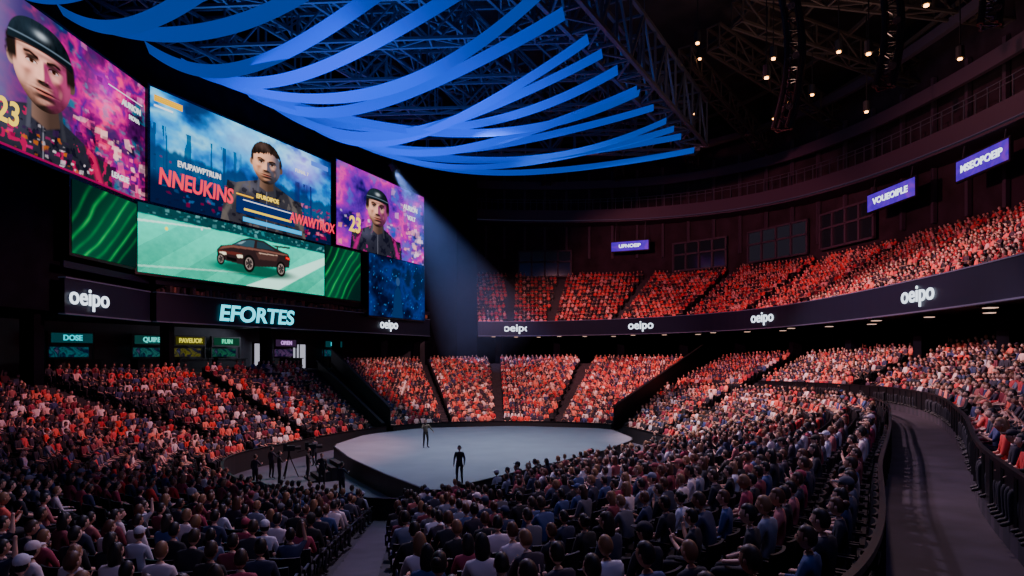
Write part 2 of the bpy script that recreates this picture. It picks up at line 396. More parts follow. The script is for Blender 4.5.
class Canvas:
    def __init__(s,w,h,nx,seed=1):
        s.w=w;s.h=h;s.nx=nx;s.ny=int(nx*h/w); s.px=w/nx; s.seed=seed
        s.X,s.Y=np.meshgrid(np.linspace(0,w,s.nx),np.linspace(0,h,s.ny)); s.C=np.zeros((s.ny,s.nx,3))
    def n(s,sx,sy,o=4): s.seed+=1; return vnoise(s.nx,s.ny,sx,sy,o,s.seed)
    def ramp(s,f,cols,lo=.25,hi=.75):
        f=np.clip((f-lo)/(hi-lo),0,1)*(len(cols)-1); i=np.minimum(f.astype(int),len(cols)-2); t=(f-i)[...,None]; c=np.array(cols); return c[i]*(1-t)+c[i+1]*t
    def mix(s,m,c): 
        m=np.clip(m,0,1)[...,None]; s.C=s.C*(1-m)+np.asarray(c)*m
    def addc(s,m,c): s.C=s.C+np.clip(m,0,9)[...,None]*np.asarray(c)
    def ell(s,cx,cy,rx,ry,c,soft=None,al=1):
        d=np.sqrt(((s.X-cx)/rx)**2+((s.Y-cy)/ry)**2); k=soft if soft else s.px/min(rx,ry)
        s.mix(al*(1-sm(1-k,1+k,d)),c)
    def pmask(s,P,blur=0):
        m=np.zeros_like(s.X,bool); n=len(P)
        for i in range(n):
            x1,y1=P[i];x2,y2=P[(i+1)%n]
            if y1==y2: continue
            c=((y1>s.Y)!=(y2>s.Y))&(s.X<(x2-x1)*(s.Y-y1)/(y2-y1)+x1); m^=c
        m=m.astype(float)
        for _ in range(blur):
            q=m.copy(); q[1:]+=m[:-1];q[:-1]+=m[1:];q[:,1:]+=m[:,:-1];q[:,:-1]+=m[:,1:]; m=np.clip(q/5,0,1)
        return m
    def poly(s,P,c,al=1,blur=1): s.mix(s.pmask(P,blur)*al,c)
    def rect(s,a,b,c_,d,c,al=1): s.mix(((s.X>=a)&(s.X<=c_)&(s.Y>=b)&(s.Y<=d))*al,c)
    def clutter(s,x0,y0,x1,y1,n,cols,a,b,al=.9):
        for i in range(n):
            x=x0+(x1-x0)*R();y=y0+(y1-y0)*R();w=a+(b-a)*R();h=w*(.3+.7*R());k=(R()-.5)*w
            s.poly([(x,y),(x+w,y+k*.3),(x+w+k,y+h),(x+k*.4,y+h*.8)],random.choice(cols),al*(.4+.6*R()))
    def shoulders(s,cx,cy,k,jac,stripe,ax=1.0):
        x=(s.X-cx)/k/ax;y=(s.Y-cy)/k; nz=s.n(30,14,3)
        top=-.95-.55*np.clip((np.abs(x)-.30)/1.1,0,1)**1.1-8*np.clip(np.abs(x)-1.75,0,9)
        m=sm(0,.05,top-y); sh=.5+1.1*np.exp(-((x+.9)/.6)**2)*np.exp(-((y+1.5)/.4)**2)+.5*np.clip(nz-.4,0,1)
        s.mix(m,np.array(jac)*sh[...,None])
        for sg in(-1,1):
            band_=np.exp(-((x-sg*(1.15+.35*(-1.3-y)))/.12)**4); s.mix(m*band_*.85,stripe)
        w=m*(nz>.68)*(np.abs(x)>.35); s.mix(w*.7,stripe)
        w=m*(nz<.36); s.mix(w*.6,(.0,.0,.01))
        s.mix(m*np.exp(-(x/.015)**2)*(y<-1.35)*.8,(.3,.3,.35))
    def head(s,cx,cy,k,cap=False,L1=(-.62,.4,.68),c1=(1,.86,.78),L2=(.85,.05,.4),c2=(.55,.2,.6),skin=(.62,.36,.27),tilt=0,stub=.5,aw=1.0):
        x=(s.X-cx)/k/aw;y=(s.Y-cy)/k; ct,st_=math.cos(tilt),math.sin(tilt); x,y=x*ct+y*st_,-x*st_+y*ct
        g=lambda a,wa,b,wb:np.exp(-((a)/wa)**2-((b)/wb)**2)
        ax=np.abs(x)
        nm=sm(0,.05,.36-ax)*(y<-.4)*sm(-1.42,-1.34,y-.5*ax); s.mix(nm,np.array(skin)*(.12+.45*np.clip(-x*1.2+.1,0,1))[...,None])
        col=np.exp(-((ax-(.37+.1*(-1.0-y)))/.055)**4)*(y>-1.5)*(y<-.78)*sm(-1.5,-1.3,y+.3*ax); s.mix(col*.95,np.array((.05,.05,.065))*(1+1.2*(x<0))[...,None])
        a=.66*(1-.24*np.clip((-y-.25)/.75,0,1)**1.4)-.02*sm(.3,.9,y)
        q=1-(ax/a)**2.3-(np.abs(y)/.97)**2.5; H=.72*np.sqrt(np.clip(q,0,1))
        amp=.27*sm(.33,-.2,y)*sm(-.36,-.24,y); wN=.055+.07*sm(.25,-.25,y); H+=amp*np.exp(-(x/wN)**2)
        H+=.07*g(ax-.12,.05,y+.25,.05)
        H-=.14*g(ax-.25,.14,y-.11,.075); H+=.09*g(ax-.26,.2,y-.25,.06); H+=.04*g(ax-.26,.10,y-.09,.04)
        H+=.07*g(ax-.40,.14,y+.10,.11); H-=.07*g(ax-.34,.11,y+.40,.2)
        H+=.055*g(x,.19,y+.475,.035)+.06*g(x,.16,y+.575,.04)-.05*g(x,.22,y+.52,.018); H+=.10*g(x,.17,y+.83,.09); H-=.05*g(x,.2,y+.68,.05)
        Hy,Hx=np.gradient(H,s.px/k,s.px/k/aw); N=np.stack([-Hx,-Hy,np.ones_like(H)],-1); N/=np.linalg.norm(N,axis=-1,keepdims=True)
        def lam(l_): l_=np.array(l_)/np.linalg.norm(l_); return np.clip(N@l_,0,1)
        lit=.07+1.15*lam(L1)[...,None]**1.2*np.array(c1)+.55*lam(L2)[...,None]**2*np.array(c2)
        alb=np.ones((*x.shape,3))*np.array(skin); nz=s.n(60,50,2)
        st2=np.clip(sm(-.30,-.6,y+.35*(ax-.3))*1.0+g(x,.2,y+.40,.05)-.8*g(x,.1,y+.44,.03),0,1)*stub; alb=alb*(1-st2[...,None]*(.6+.5*nz[...,None]))
        alb=alb*(1-.35*g(ax-.25,.16,y-.08,.09)[...,None])
        alb[...,0]+=.08*g(ax-.36,.15,y+.15,.12)
        def am(m,c):
            nonlocal alb; m=np.clip(m,0,1)[...,None]; alb=alb*(1-m)+np.array(c)*m
        am((1-sm(.85,1.1,np.sqrt((x/.20)**2+((y+.52)/.07)**2)))*.7,(.42,.15,.13)); am(g(x,.19,y+.515-.04*ax,.012)*1.2,(.06,.01,.01))
        am(g(ax-.07,.035,y+.29,.02)*1.1,(.05,.01,.01))
        ex=(ax-.255)/.12; ey=(y-.095+.015*ex)/.042; ed=ex**2+ey**2; am(1-sm(.7,1.15,ed),(.50,.46,.45))
        ir=np.sqrt((ax-.255)**2+(y-.10)**2); am((1-sm(.042,.055,ir))*(ed<1.3),(.07,.035,.02)); am(1-sm(.015,.025,ir),(.0,.0,.0))
        am(np.exp(-((y-.095-.044*np.sqrt(np.clip(1-ex**2,0,1)))/.016)**2)*(np.abs(ex)<1.1)*1.1,(.03,.01,.01))
        am(np.exp(-((y-.235-.05*sm(.1,.3,ax)+.25*np.clip(ax-.3,0,1))/.036)**2)*sm(.08,.12,ax)*sm(.46,.38,ax)*1.4,(.025,.014,.01))
        m=sm(0,.04,q)
        for sg in(-1,1):
            d=np.sqrt(((x-sg*.68)/.10)**2+((y+.02)/.20)**2); s.mix(1-sm(.85,1.1,d),np.array(skin)*(.6 if sg<0 else .2)); s.mix((1-sm(.4,.7,d))*.6,np.array(skin)*.2)
        s.mix(m,alb*lit)
        if not cap:
            hn=vnoise(s.nx,s.ny,s.w/k*8,s.h/k*4,3,9); out=1-sm(.96,1.02,np.sqrt((x/.74)**2+((y-.24)/.98)**2)+.10*(hn-.5))
            hl=.62-.45*x**2+.14*x+.26*(hn-.5); hm=out*np.maximum(sm(-.02,.05,y-hl),sm(.58,.64,ax)*sm(.0,.14,y))
            sh=.3+2.2*np.clip(hn-.45,0,1)+1.4*g(x+.25,.3,y-.95,.2); s.mix(hm,np.array((.055,.035,.03))*sh[...,None])
        else:
            dome=1-sm(.97,1.01,np.sqrt((ax/.74)**2.4+(np.abs(y-.34)/.76)**2.2)); hn=vnoise(s.nx,s.ny,s.w/k*10,s.h/k*6,3,19)
            s.mix((1-sm(.96,1.04,np.sqrt((x/.78)**2+((y-.2)/.85)**2)+.10*(hn-.5)))*sm(.54,.60,ax)*sm(-.15,.05,y),(.02,.014,.012))
            dm=dome*sm(.44,.48,y+.15*x**2); sh=.30+1.3*np.clip(-.45*x+.55*(y-.35),0,1)+.4*g(x+.2,.25,y-.8,.15)+.6*(hn-.5)
            s.mix(dm,np.array((.022,.035,.05))*sh[...,None]); 
            for sx_ in(-.35,0,.35): s.mix(dome*np.exp(-((x-sx_*(1.1-y))/.012)**2)*(y>.6)*.5,(.01,.02,.03))
            bn=np.exp(-((y-.52+.12*x**2)/.075)**6)*dome; s.mix(bn,np.array((.012,.02,.028))*(.5+np.clip(-x,0,1))[...,None])
            s.mix(np.exp(-((y-.45+.2*x**2)/.02)**2)*dome*.9,(.005,.005,.008))
            s.mix(sm(.44,.32,y)*sm(.2,.36,y)*m*.5,(.03,.015,.02)); s.mix(np.exp(-((y-.60+.10*x**2)/.018)**2)*dome*.7,(.25,.32,.4)); s.mix(g(x,.14,y-.80,.08)*1.1,(.45,.5,.55))
def picmat(st):
    m,n,l=newmat('led_picture'); n.remove(n['Principled BSDF']); a=n.new('ShaderNodeAttribute'); a.attribute_name='pic'; e=n.new('ShaderNodeEmission'); e.inputs['Strength'].default_value=st
    l.new(a.outputs['Color'],e.inputs['Color']); l.new(e.outputs[0],n['Material Output'].inputs['Surface']); return m
M_pic=picmat(1.2)
def picture(cv,m,parent):
    C=cv.C; lum=C.mean(-1,keepdims=True); C=np.clip(lum+(C-lum)*1.3,0,3); C=C*(.55+.75*np.clip(C.max(-1,keepdims=True),0,.8))*1.15
    ny,nx=cv.ny,cv.nx; V=np.stack([cv.X,cv.Y,np.full_like(cv.X,.03)],-1).reshape(-1,3)
    i=np.arange(ny*nx).reshape(ny,nx); Fq=np.stack([i[:-1,:-1],i[:-1,1:],i[1:,1:],i[1:,:-1]],-1).reshape(-1,4)
    me=bpy.data.meshes.new('picture'); me.vertices.add(len(V)); me.vertices.foreach_set('co',V.ravel()); me.loops.add(Fq.size); me.loops.foreach_set('vertex_index',Fq.ravel().astype(np.int32))
    me.polygons.add(len(Fq)); me.polygons.foreach_set('loop_start',(np.arange(len(Fq))*4).astype(np.int32)); me.update(calc_edges=True); me.validate()
    a=me.attributes.new('pic','FLOAT_COLOR','POINT'); c=np.concatenate([C.reshape(-1,3),np.ones((len(V),1))],1); a.data.foreach_set('color',c.ravel())
    me.materials.append(M_pic); o=bpy.data.objects.new('picture',me); scene.collection.objects.link(o); o.matrix_world=m; o.parent=parent
def screen(name,m,w,h,cv,txt=()):
    e=empty(name)
    b=MB(); b.box((w/2,h/2,-.25),(w+.35,h+.35,.5)); b.build('cabinet',[M_screenfr],e,matrix=m)
    picture(cv,m,e)
    for (body,x,y,s,mat,sx,shr) in txt: text(body,s,m@Matrix.Translation((x,y,.07)),mat,e,'caption',sx,shr,.02*s)
    return e
WH=(.85,.85,.9)
red=emat((.85,.02,.06),1.8); wt=emat(WH,1.3); yel=emat((.95,.62,.05),1.7)
# screen 1
w1,h1=14.2,8.0; c=Canvas(w1,h1,520,11)
f=c.n(5,3,5); c.C=c.ramp(f,[(.01,.005,.03),(.10,.01,.12),(.45,.02,.2),(.08,.02,.25),(.5,.05,.22),(.03,.03,.15)])
g2=c.n(9,6,4); c.mix(sm(.55,.75,g2)*.8,(.85,.10,.18)); c.mix(sm(.55,.75,c.n(7,7,4))*.8,(.02,.03,.12)); c.mix(sm(.6,.75,c.n(12,12,4))*.6,(.02,.25,.35))
c.mix(sm(6.5,1,c.X)*.85,(.10,.06,.20)); c.mix(sm(3,0,c.X)*.5,(.35,.30,.5)); c.addc(np.exp(-((c.X-9.5)/1.7)**2-((c.Y-5.8)/1.6)**2),(.3,.05,.2))
c.clutter(6.5,0,14,3.5,150,[(.02,.01,.04),(.8,.15,.3),(.5,.05,.15),(.9,.5,.5),(.05,.02,.1)],.15,.8)
c.clutter(7,3.5,14,8,50,[(.5,.05,.25),(.1,.02,.15),(.7,.3,.5)],.1,.6,.5)
c.shoulders(4.2,4.9,2.2,(.05,.05,.075),(.55,.04,.12),1.5); c.head(4.2,4.9,2.25,True,skin=(.74,.46,.38),c1=(1.2,1.0,.98),c2=(.8,.2,.7),tilt=.06,aw=1.45)
c.clutter(1.5,0,8,1.8,70,[(.01,.01,.02),(.6,.05,.2),(.8,.7,.75),(.05,.02,.08),(.5,.15,.05)],.1,.45,.8)
c.rect(9.8,6.55,13.5,6.62,(.9,.8,.9)); c.rect(0,0,w1,.12,(.3,.02,.1))
screen('video_screen',frame((-25.45,30.5,17.2),(0,1,0)),w1,h1,c,[('23',1.7,1.7,1.7,yel,.9,.1),('AURION',12.2,6.0,.55,wt,1,0),('NOVA',12.5,5.3,.4,wt,1,0),('LEAGUE',11.0,1.0,.5,wt,1,0)])
# screen 2
w2,h2=19.3,8.0; c=Canvas(w2,h2,560,31)
f=c.n(5,3,5); c.C=c.ramp(f,[(.01,.04,.16),(.02,.12,.42),(.06,.32,.7),(.25,.6,.85),(.03,.16,.5)])
c.addc(np.exp(-((c.X-9)/3.0)**2-((c.Y-6.8)/1.2)**2),(.25,.4,.45)); c.addc(np.exp(-((c.X-15.5)/2.2)**2-((c.Y-6.5)/1.3)**2),(.3,.05,.3))
ridge=3.2+1.6*vnoise(c.nx,c.ny,14,1,4,77)[0][None,:]; c.mix(sm(-.1,.3,ridge-c.Y)*.9,(.012,.05,.16))
tr_=vnoise(c.nx,c.ny,60,2,3,78); c.mix((c.Y<5.6)*(tr_>.58)*sm(8.8,7,c.X)*.8,(.01,.06,.18)); c.mix((c.Y<5.0)*(tr_>.56)*sm(13.5,15,c.X)*.8,(.03,.03,.14))
c.mix(sm(2.6,1.2,c.Y+.5*c.n(12,3)-.3),(.008,.015,.06))
c.clutter(13.6,0,19.0,3.0,110,[(.01,.01,.03),(.6,.01,.05),(.3,.01,.08),(.04,.05,.2),(.8,.2,.3)],.1,.6,.8)
c.clutter(.2,.1,6.5,3.6,60,[(.01,.01,.03),(.05,.15,.35),(.4,.01,.05)],.1,.5,.7)
c.shoulders(10.9,5.5,1.5,(.085,.08,.10),(.16,.14,.13),1.6); c.head(10.9,5.45,1.62,False,skin=(.74,.45,.34),c2=(.2,.4,.8),aw=1.5)
c.rect(7.6,.85,14.3,2.15,(.008,.03,.14),.95); c.rect(8.3,1.95,14.0,2.03,WH); c.rect(8.4,1.15,13.9,1.35,(.9,.65,.08)); c.rect(8.3,.25,15.2,.6,(.04,.4,.75)); c.rect(7.6,2.3,9.4,2.4,(.9,.5,.1))
c.rect(.3,7.1,2.6,7.55,(.75,.42,.08)); c.rect(.3,6.75,1.8,6.88,WH); c.rect(16.5,7.0,18.9,7.45,(.12,.2,.65))
screen('video_screen',frame(W(44.6,17.35,.55),U2),w2,h2,c,[('NNEUKINS',3.9,1.9,1.65,red,.82,.1),('AWAWTROX',16.7,1.6,1.25,red,.8,.1),('EVUPAWPTRUN',4.1,3.2,.6,wt,.9,0),('EFUROIPOE',11.0,2.62,.5,yel,1,0),('FUNAL 7',15.2,6.0,.45,wt,1,0)])
# screen 3
w3,h3=16.7,8.4; c=Canvas(w3,h3,340,51)
f=c.n(5,3,5); c.C=c.ramp(f,[(.02,.01,.12),(.12,.03,.36),(.3,.04,.42),(.65,.10,.35),(.06,.08,.4)]); c.mix(sm(.55,.75,c.n(8,5))*.7,(.08,.14,.5))
c.clutter(0,0,16.5,3.6,120,[(.02,.01,.06),(.8,.3,.2),(.7,.6,.8),(.3,.05,.4)],.2,.8,.8); c.clutter(9.5,3.5,16.6,8.2,40,[(.6,.1,.4),(.1,.05,.3),(.8,.5,.7)],.2,.8,.6)
c.shoulders(7.0,4.9,1.9,(.05,.05,.08),(.4,.05,.2),1.35); c.head(7.0,4.9,2.0,True,skin=(.72,.44,.36),c2=(.6,.2,.8),aw=1.4); c.clutter(12,.8,15.5,4,26,[(.85,.6,.7),(.9,.4,.4),(.2,.05,.3)],.3,1,.8)
screen('video_screen',frame(W(63.2,17.6,.55),U2),w3,h3,c,[('23',2.9,2.4,2.2,yel,.9,.1),('AURION',13.6,6.3,.8,wt,1,0),('VOLT',13.8,5.2,.7,wt,1,0)])
# pitch screen
w4,h4=19.2,4.75; c=Canvas(w4,h4,520,71)
stp=(np.sin((c.X*1.0-c.Y*1.6)*1.15)>0)*1.0; nz=c.n(40,14,3)
c.C=np.array((.01,.42,.28))*(1+.22*stp+.35*(nz-.5))[...,None]+np.array((.06,.24,.22))*sm(0,4.2,c.Y)[...,None]*.8
c.mix(sm(4.0,4.15,c.Y+.15*c.n(20,2)),(.015,.07,.08)); c.clutter(0,4.05,w4,4.7,120,[(.05,.25,.28),(.01,.04,.05),(.2,.45,.45)],.08,.4,.8)
c.poly([(9.5,0),(13.2,0),(19.4,3.0),(19.4,3.7)],(.62,.95,.82),.95,2); c.poly([(0,3.45),(6,3.95),(6,4.02),(0,3.6)],(.7,.95,.85),.9); c.poly([(0,.35),(10.5,1.05),(10.5,1.15),(0,.5)],(.6,.9,.75),.5)
c.ell(2.2,3.3,.13,.13,(1,.85,.2)); c.ell(5.2,3.8,.09,.09,WH)
cx,cy=10.4,1.75
c.ell(cx+.3,cy-.42,4.3,.5,(.005,.08,.05),.35,.9)
def C(P,col,al=1,bl=1): c.poly([(cx+x*1.25,cy+y*1.25) for x,y in P],col,al,bl)
body=[(-2.95,.05),(-3.05,.6),(-2.75,.9),(-1.9,1.08),(-1.1,1.52),(-.4,1.75),(.8,1.77),(1.7,1.5),(2.5,1.30),(3.15,1.22),(3.35,.9),(3.25,.25),(-.5,-.12)]
C(body,(.035,.02,.022)); C([(-2.9,.64),(-2.6,.88),(-1.8,1.06),(.1,1.14),(3.1,1.16),(3.1,1.06),(0,1.0),(-1.9,.9)],(.24,.11,.09),.9)
C([(-2.95,.45),(-1.2,.45),(-1.0,.65),(-2.9,.62)],(.15,.04,.035),.9); C([(.4,.45),(2.0,.55),(2.2,.95),(.1,.9)],(.10,.05,.045),.9,2); C([(.5,.84),(2.1,.92),(2.1,.97),(.3,.9)],(.7,.5,.4),.8)
C([(-1.75,1.1),(-1.05,1.46),(-.35,1.65),(.05,1.65),(-.05,1.16)],(.05,.10,.13)); C([(-1.5,1.2),(-1.05,1.42),(-.7,1.5),(-1.1,1.24)],(.35,.5,.55),.7); C([(.2,1.18),(.25,1.65),(.8,1.65),(1.5,1.42),(1.9,1.27)],(.03,.06,.08))
C([(-2.85,.5),(-2.35,.54),(-2.3,.38),(-2.8,.31)],(1,.9,.7)); C([(-1.5,.5),(-1.0,.54),(-1.0,.36),(-1.4,.32)],(1,.9,.7)); C([(-2.3,.28),(-1.5,.26),(-1.5,.05),(-2.25,.08)],(.005,.005,.005))
C([(1.6,1.6),(3.3,1.72),(3.35,1.6),(1.9,1.5)],(.05,.02,.02)); C([(2.0,1.5),(2.1,1.3),(2.2,1.3),(2.15,1.55)],(.05,.02,.02)); C([(2.9,.98),(3.3,.95),(3.3,.8),(2.9,.82)],(.8,.05,.03))
for x,r in((-.45,.72),(2.45,.66),(-2.75,.45)):
    X0=cx+x*1.25; c.ell(X0,cy+.08,r*.85,r,(.006,.006,.006)); c.ell(X0,cy+.08,r*.56,r*.68,(.35,.28,.26)); c.ell(X0,cy+.08,r*.47,r*.57,(.05,.04,.04)); 
    for a in range(5):
        t=a*1.2566; c.poly([(X0+math.cos(t-.12)*.1,cy+.08+math.sin(t-.12)*.1),(X0+math.cos(t-.1)*r*.5,cy+.08+math.sin(t-.1)*r*.6),(X0+math.cos(t+.1)*r*.5,cy+.08+math.sin(t+.1)*r*.6)],(.5,.4,.35),.9,0)
screen('video_screen',frame(W(43.6,12.35,.75),U2),w4,h4,c)
def green(w,h,seed):
    c=Canvas(w,h,140,seed); n1=c.n(2,2,2); v=(c.X/w-.5)*2.2-(c.Y/h-.5)*1.3+.25*(n1-.5); amp=.3+.7*c.n(5,4,3)
    l_=np.zeros_like(v)
    for k in range(-3,4): l_+=np.exp(-((v-.30*k*(1+.3*(c.Y/h)))/.05)**2)*amp*(.4 if k%2 else .9)
    c.C=np.array((.003,.02,.018))*np.ones((*c.X.shape,1)); c.addc(np.exp(-(v/.7)**2)*.5,(.0,.12,.05)); c.addc(l_*.9,(.03,.42,.09)); return c
screen('video_screen',frame((-25.4,36.9,12.6),(0,1,0)),7.0,4.3,green(7,4.3,3))
screen('video_screen',frame(W(61.0,12.3,.55),U2),6.3,5.0,green(6.3,5,8))
c=Canvas(11.4,6.6,200,91); c.C=c.ramp(c.n(6,4,4),[(.0,.005,.03),(.005,.02,.10),(.01,.04,.2),(.005,.02,.07)]); 
for i in range(90): c.ell(11*R(),6.5*R(),.03+.06*R(),.03+.06*R(),(.12,.3,.7),None,.3+.6*R())
c.ell(5.5,1.8,.75,1.9,(.01,.02,.07)); c.ell(5.5,4.1,.42,.5,(.05,.09,.2)); c.poly([(4.4,0),(4.9,3.0),(5.5,3.6),(6.1,3.0),(6.6,0)],(.015,.04,.13))
screen('video_screen',frame(W(67.8,10.9,.85),U2),11.4,6.5,c)
# ------------------------------------------------------------------ stage
SP=[(-3.3,26.6,1),(-.4,30.4,1),(5.4,38,1),(8.4,43.5,1),(7.6,49.6,1),(0,51.6,1),(-7,50,1),(-10.5,46,1),(-11.4,40.5,1),(-9,35.4,1),(-6.2,30.8,1)]
se=empty('stage')
pl=[]
for i in range(len(SP)):
    a=Vector(SP[i]);b=Vector(SP[(i+1)%len(SP)]); pl+=[a.lerp(b,f) for f in(.12,.88)]
b=MB(); b.poly(pl); b.build('stage_deck',[M_stage],se)
b=MB()
for i in range(len(pl)):
    p=pl[i];q=pl[(i+1)%len(pl)]; b.poly([(p.x,p.y,0),(q.x,q.y,0),(q.x,q.y,.995),(p.x,p.y,.995)])
    b.bar(p+Vector((0,0,-.04)),q+Vector((0,0,-.04)),.1,.1,1)
b.build('stage_skirt',[M_stageside,M_rail],se)
b=MB()
for i in range(5):
    b.box((-9.6-.3*i,35.0-.17*i,(1-.2*i)/2-.1),(.32,1.8,1-.2*i),Euler((0,0,math.radians(30))).to_matrix())
b.build('stage_steps',[M_black],se)
# ------------------------------------------------------------------ ribbons + trusses
def tl(Y,z): return Vector((-27+.48*(Y-37),Y,z))
def tr(Y,z): return Vector((2.7+.59*(Y-37.7),Y,z))
rb=[(32.5,20,3.4,.42),(34.8,22.5,3.0,.42),(37.4,24.6,3.4,.42),(40,27.5,3.0,.42),(42.6,30,3.4,.40),(45,33,3.0,.38),(47.5,36,3.6,.38),(50,38.4,3.0,.38),(52.5,43.5,3.6,.34),(55,46,2.6,.34),(57.5,49.5,3.2,.32),(59.5,53,2.2,.30),(61.5,56,2.6,.30),(63,60,1.7,.28),(64,64,2.2,.28),(47,50,3.6,.30),(55,41.5,3.8,.32),(59,58,3.2,.28)]
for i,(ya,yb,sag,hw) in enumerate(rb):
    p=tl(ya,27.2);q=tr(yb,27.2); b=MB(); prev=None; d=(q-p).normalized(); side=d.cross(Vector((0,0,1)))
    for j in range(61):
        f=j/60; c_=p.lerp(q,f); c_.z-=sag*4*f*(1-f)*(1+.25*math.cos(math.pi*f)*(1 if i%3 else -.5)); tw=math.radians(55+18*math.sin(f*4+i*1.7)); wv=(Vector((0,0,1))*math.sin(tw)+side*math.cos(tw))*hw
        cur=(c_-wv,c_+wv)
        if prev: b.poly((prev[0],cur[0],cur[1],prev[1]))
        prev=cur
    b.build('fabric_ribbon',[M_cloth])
def truss(name,p,q,w,h,bay=2.0,c=.16,parent=None,mat=None):
    p=Vector(p);q=Vector(q);d=(q-p);n=max(2,int(d.length/bay)); s=d.normalized().cross(Vector((0,0,1)))*w/2; u=Vector((0,0,h)); b=MB()
    for o in(s,-s,s+u,-s+u): b.bar(p+o,q+o,c)
    for i in range(n+1):
        a=p+d*i/n
        b.bar(a+s,a-s,c*.6); b.bar(a+s+u,a-s+u,c*.6); b.bar(a+s,a+s+u,c*.6); b.bar(a-s,a-s+u,c*.6)
        if i<n:
            e=p+d*(i+1)/n
            if i%2: b.bar(a+s,e+s+u,c*.6); b.bar(a-s,e-s+u,c*.6); b.bar(a+s,e-s,c*.5)
            else: b.bar(a+s+u,e+s,c*.6); b.bar(a-s+u,e-s,c*.6); b.bar(a-s,e+s,c*.5)
    return b.build(name,[mat or M_steel],parent)
truss('ceiling_truss',tr(20,27.6),tr(64.5,27.6),2.2,4.4,2.6,.28)
truss('ceiling_truss',tl(20,28.3),tl(64.5,28.3),1.4,2.4,2.2,.2)
for f in(.2,.4,.6,.8):
    truss('ceiling_truss',tl(20,30).lerp(tr(20,30),f),tl(64,30).lerp(tr(64,30),f),1.3,2.2,2.2,.2)
for Y in(64.5,58,52,46,40,34,28):
    truss('ceiling_truss',tl(Y,28.6),tr(Y-2,28.6),1.2,2.6,2.4,.2)
truss('ceiling_truss',tl(65,27.3),tr(65,27.3),1.5,3.2,2.4,.22)
M_roof=pmat('roof_steel',(.07,.055,.05),.6,.3)
for t in(1.2,2.2,3.1,3.9,4.7,5.5,6.3,7.1,7.9):
    p=fO(t); c_=Vector((6,46,0)); a=Vector((p.x,p.y,32)); b_=a.lerp(Vector((c_.x,c_.y,34)),.62)
    truss('roof_girder',a,b_,1.2,2.0,2.5,.2,None,M_roof)
def ringpt(t,f,z):
    p=fO(t); q=p.lerp(Vector((6,46,0)),f); q.z=z; return q
rg=MB()
for f,z in((.12,33.6),(.27,34.6),(.42,35.2),(.56,35.8)):
    TT=ts(1.0,8.2,.2)
    for a,b in zip(TT,TT[1:]): rg.bar(ringpt(a,f,z),ringpt(b,f,z),.22,.35)
rg.build('roof_ring_purlins',[M_roof])
hg=MB()
for f in(0,.33,.66,1):
    for Y in(25,38,51,64): p=tl(Y,31).lerp(tr(Y,31),f); hg.bar(p,p+Vector((0,0,6.9)),.06)
hg.build('rigging_cables',[M_steel])
M_tube=pmat('dark_tube',(.14,.12,.12),.22,.8)
def jtruss(x,y,ztop,ln,bend):
    b=MB(); n=16; pts=[]
    for i in range(n+1):
        f=i/n; pts.append(Vector((x+bend*math.sin(f*2.6)*1.3-bend*f*.5,y-1.5*f,ztop-ln*f)))
    offs=[Vector((.5,0,0)),Vector((-.5,0,0)),Vector((0,.6,0)),Vector((.15,-.3,0))]
    for o in offs: b.tube([p+o for p in pts],.17 if o.y==0 else .11,8)
    for i,p in enumerate(pts):
        b.bar(p+offs[0],p+offs[1],.08);b.bar(p+offs[0],p+offs[2],.07);b.bar(p+offs[1],p+offs[2],.07)
        if i<n: b.bar(p+offs[i%2],pts[i+1]+offs[(i+1)%2],.07)
        if i%4==2: b.tube([p+Vector((-.1,-.4,-.1)),p+Vector((-.35,-.9,-.5))],[.16,.22],10)
    b.tube([pts[0],Vector((pts[0].x,pts[0].y,37.9))],.12,8)
    b.build('hanging_lighting_truss',[M_tube])
jtruss(16.0,40,33,12.7,1.3); jtruss(21.0,38,33,11,1.1); jtruss(25.6,36,33,8.5,.7)
e=empty('ceiling_downlights'); hb=MB(); lb=MB()
for x,y,z in((17.5,44,25.7),(19.2,47,28.4),(24.0,47,28.9),(23.4,42,26.4),(24.6,38,27.4),(28.8,52,26.4),(16,80,32.3),(17.6,60,34.4),(30.8,44,27.0),(25.8,55,29.0),(20,70,33),(27,66,31),(14.5,50,31)):
    hb.tube([(x,y,z+.9),(x,y,z+.1)],.26,10); hb.bar((x,y,z+.9),(x,y,37.9),.06)
    lb.tube([(x,y,z+.1),(x,y,z)],.14,10)
hb.build('lamp_housing',[M_black],e); lb.build('lamp_lens',[emat((1,.42,.12),11)],e)
# ------------------------------------------------------------------ humans
def skin_eval(verts,edges,rad,sub=1):
    me=bpy.data.meshes.new('tmp'); me.from_pydata([tuple(v) for v in verts],edges,[]); ob=bpy.data.objects.new('tmp',me); scene.collection.objects.link(ob)
    sk=ob.modifiers.new('s','SKIN'); sk.use_smooth_shade=True
    for i,r in enumerate(rad): me.skin_vertices[0].data[i].radius=(r,r) if not isinstance(r,tuple) else r
    me.skin_vertices[0].data[0].use_root=True
    if sub: m=ob.modifiers.new('b','SUBSURF'); m.levels=sub; m.render_levels=sub
    bpy.context.view_layer.update(); dg=bpy.context.evaluated_depsgraph_get()
    e=ob.evaluated_get(dg); m2=e.to_mesh(); V=[v.co.copy() for v in m2.vertices]; Fc=[tuple(p.vertices) for p in m2.polygons]; e.to_mesh_clear()
    bpy.data.objects.remove(ob); bpy.data.meshes.remove(me); return V,Fc
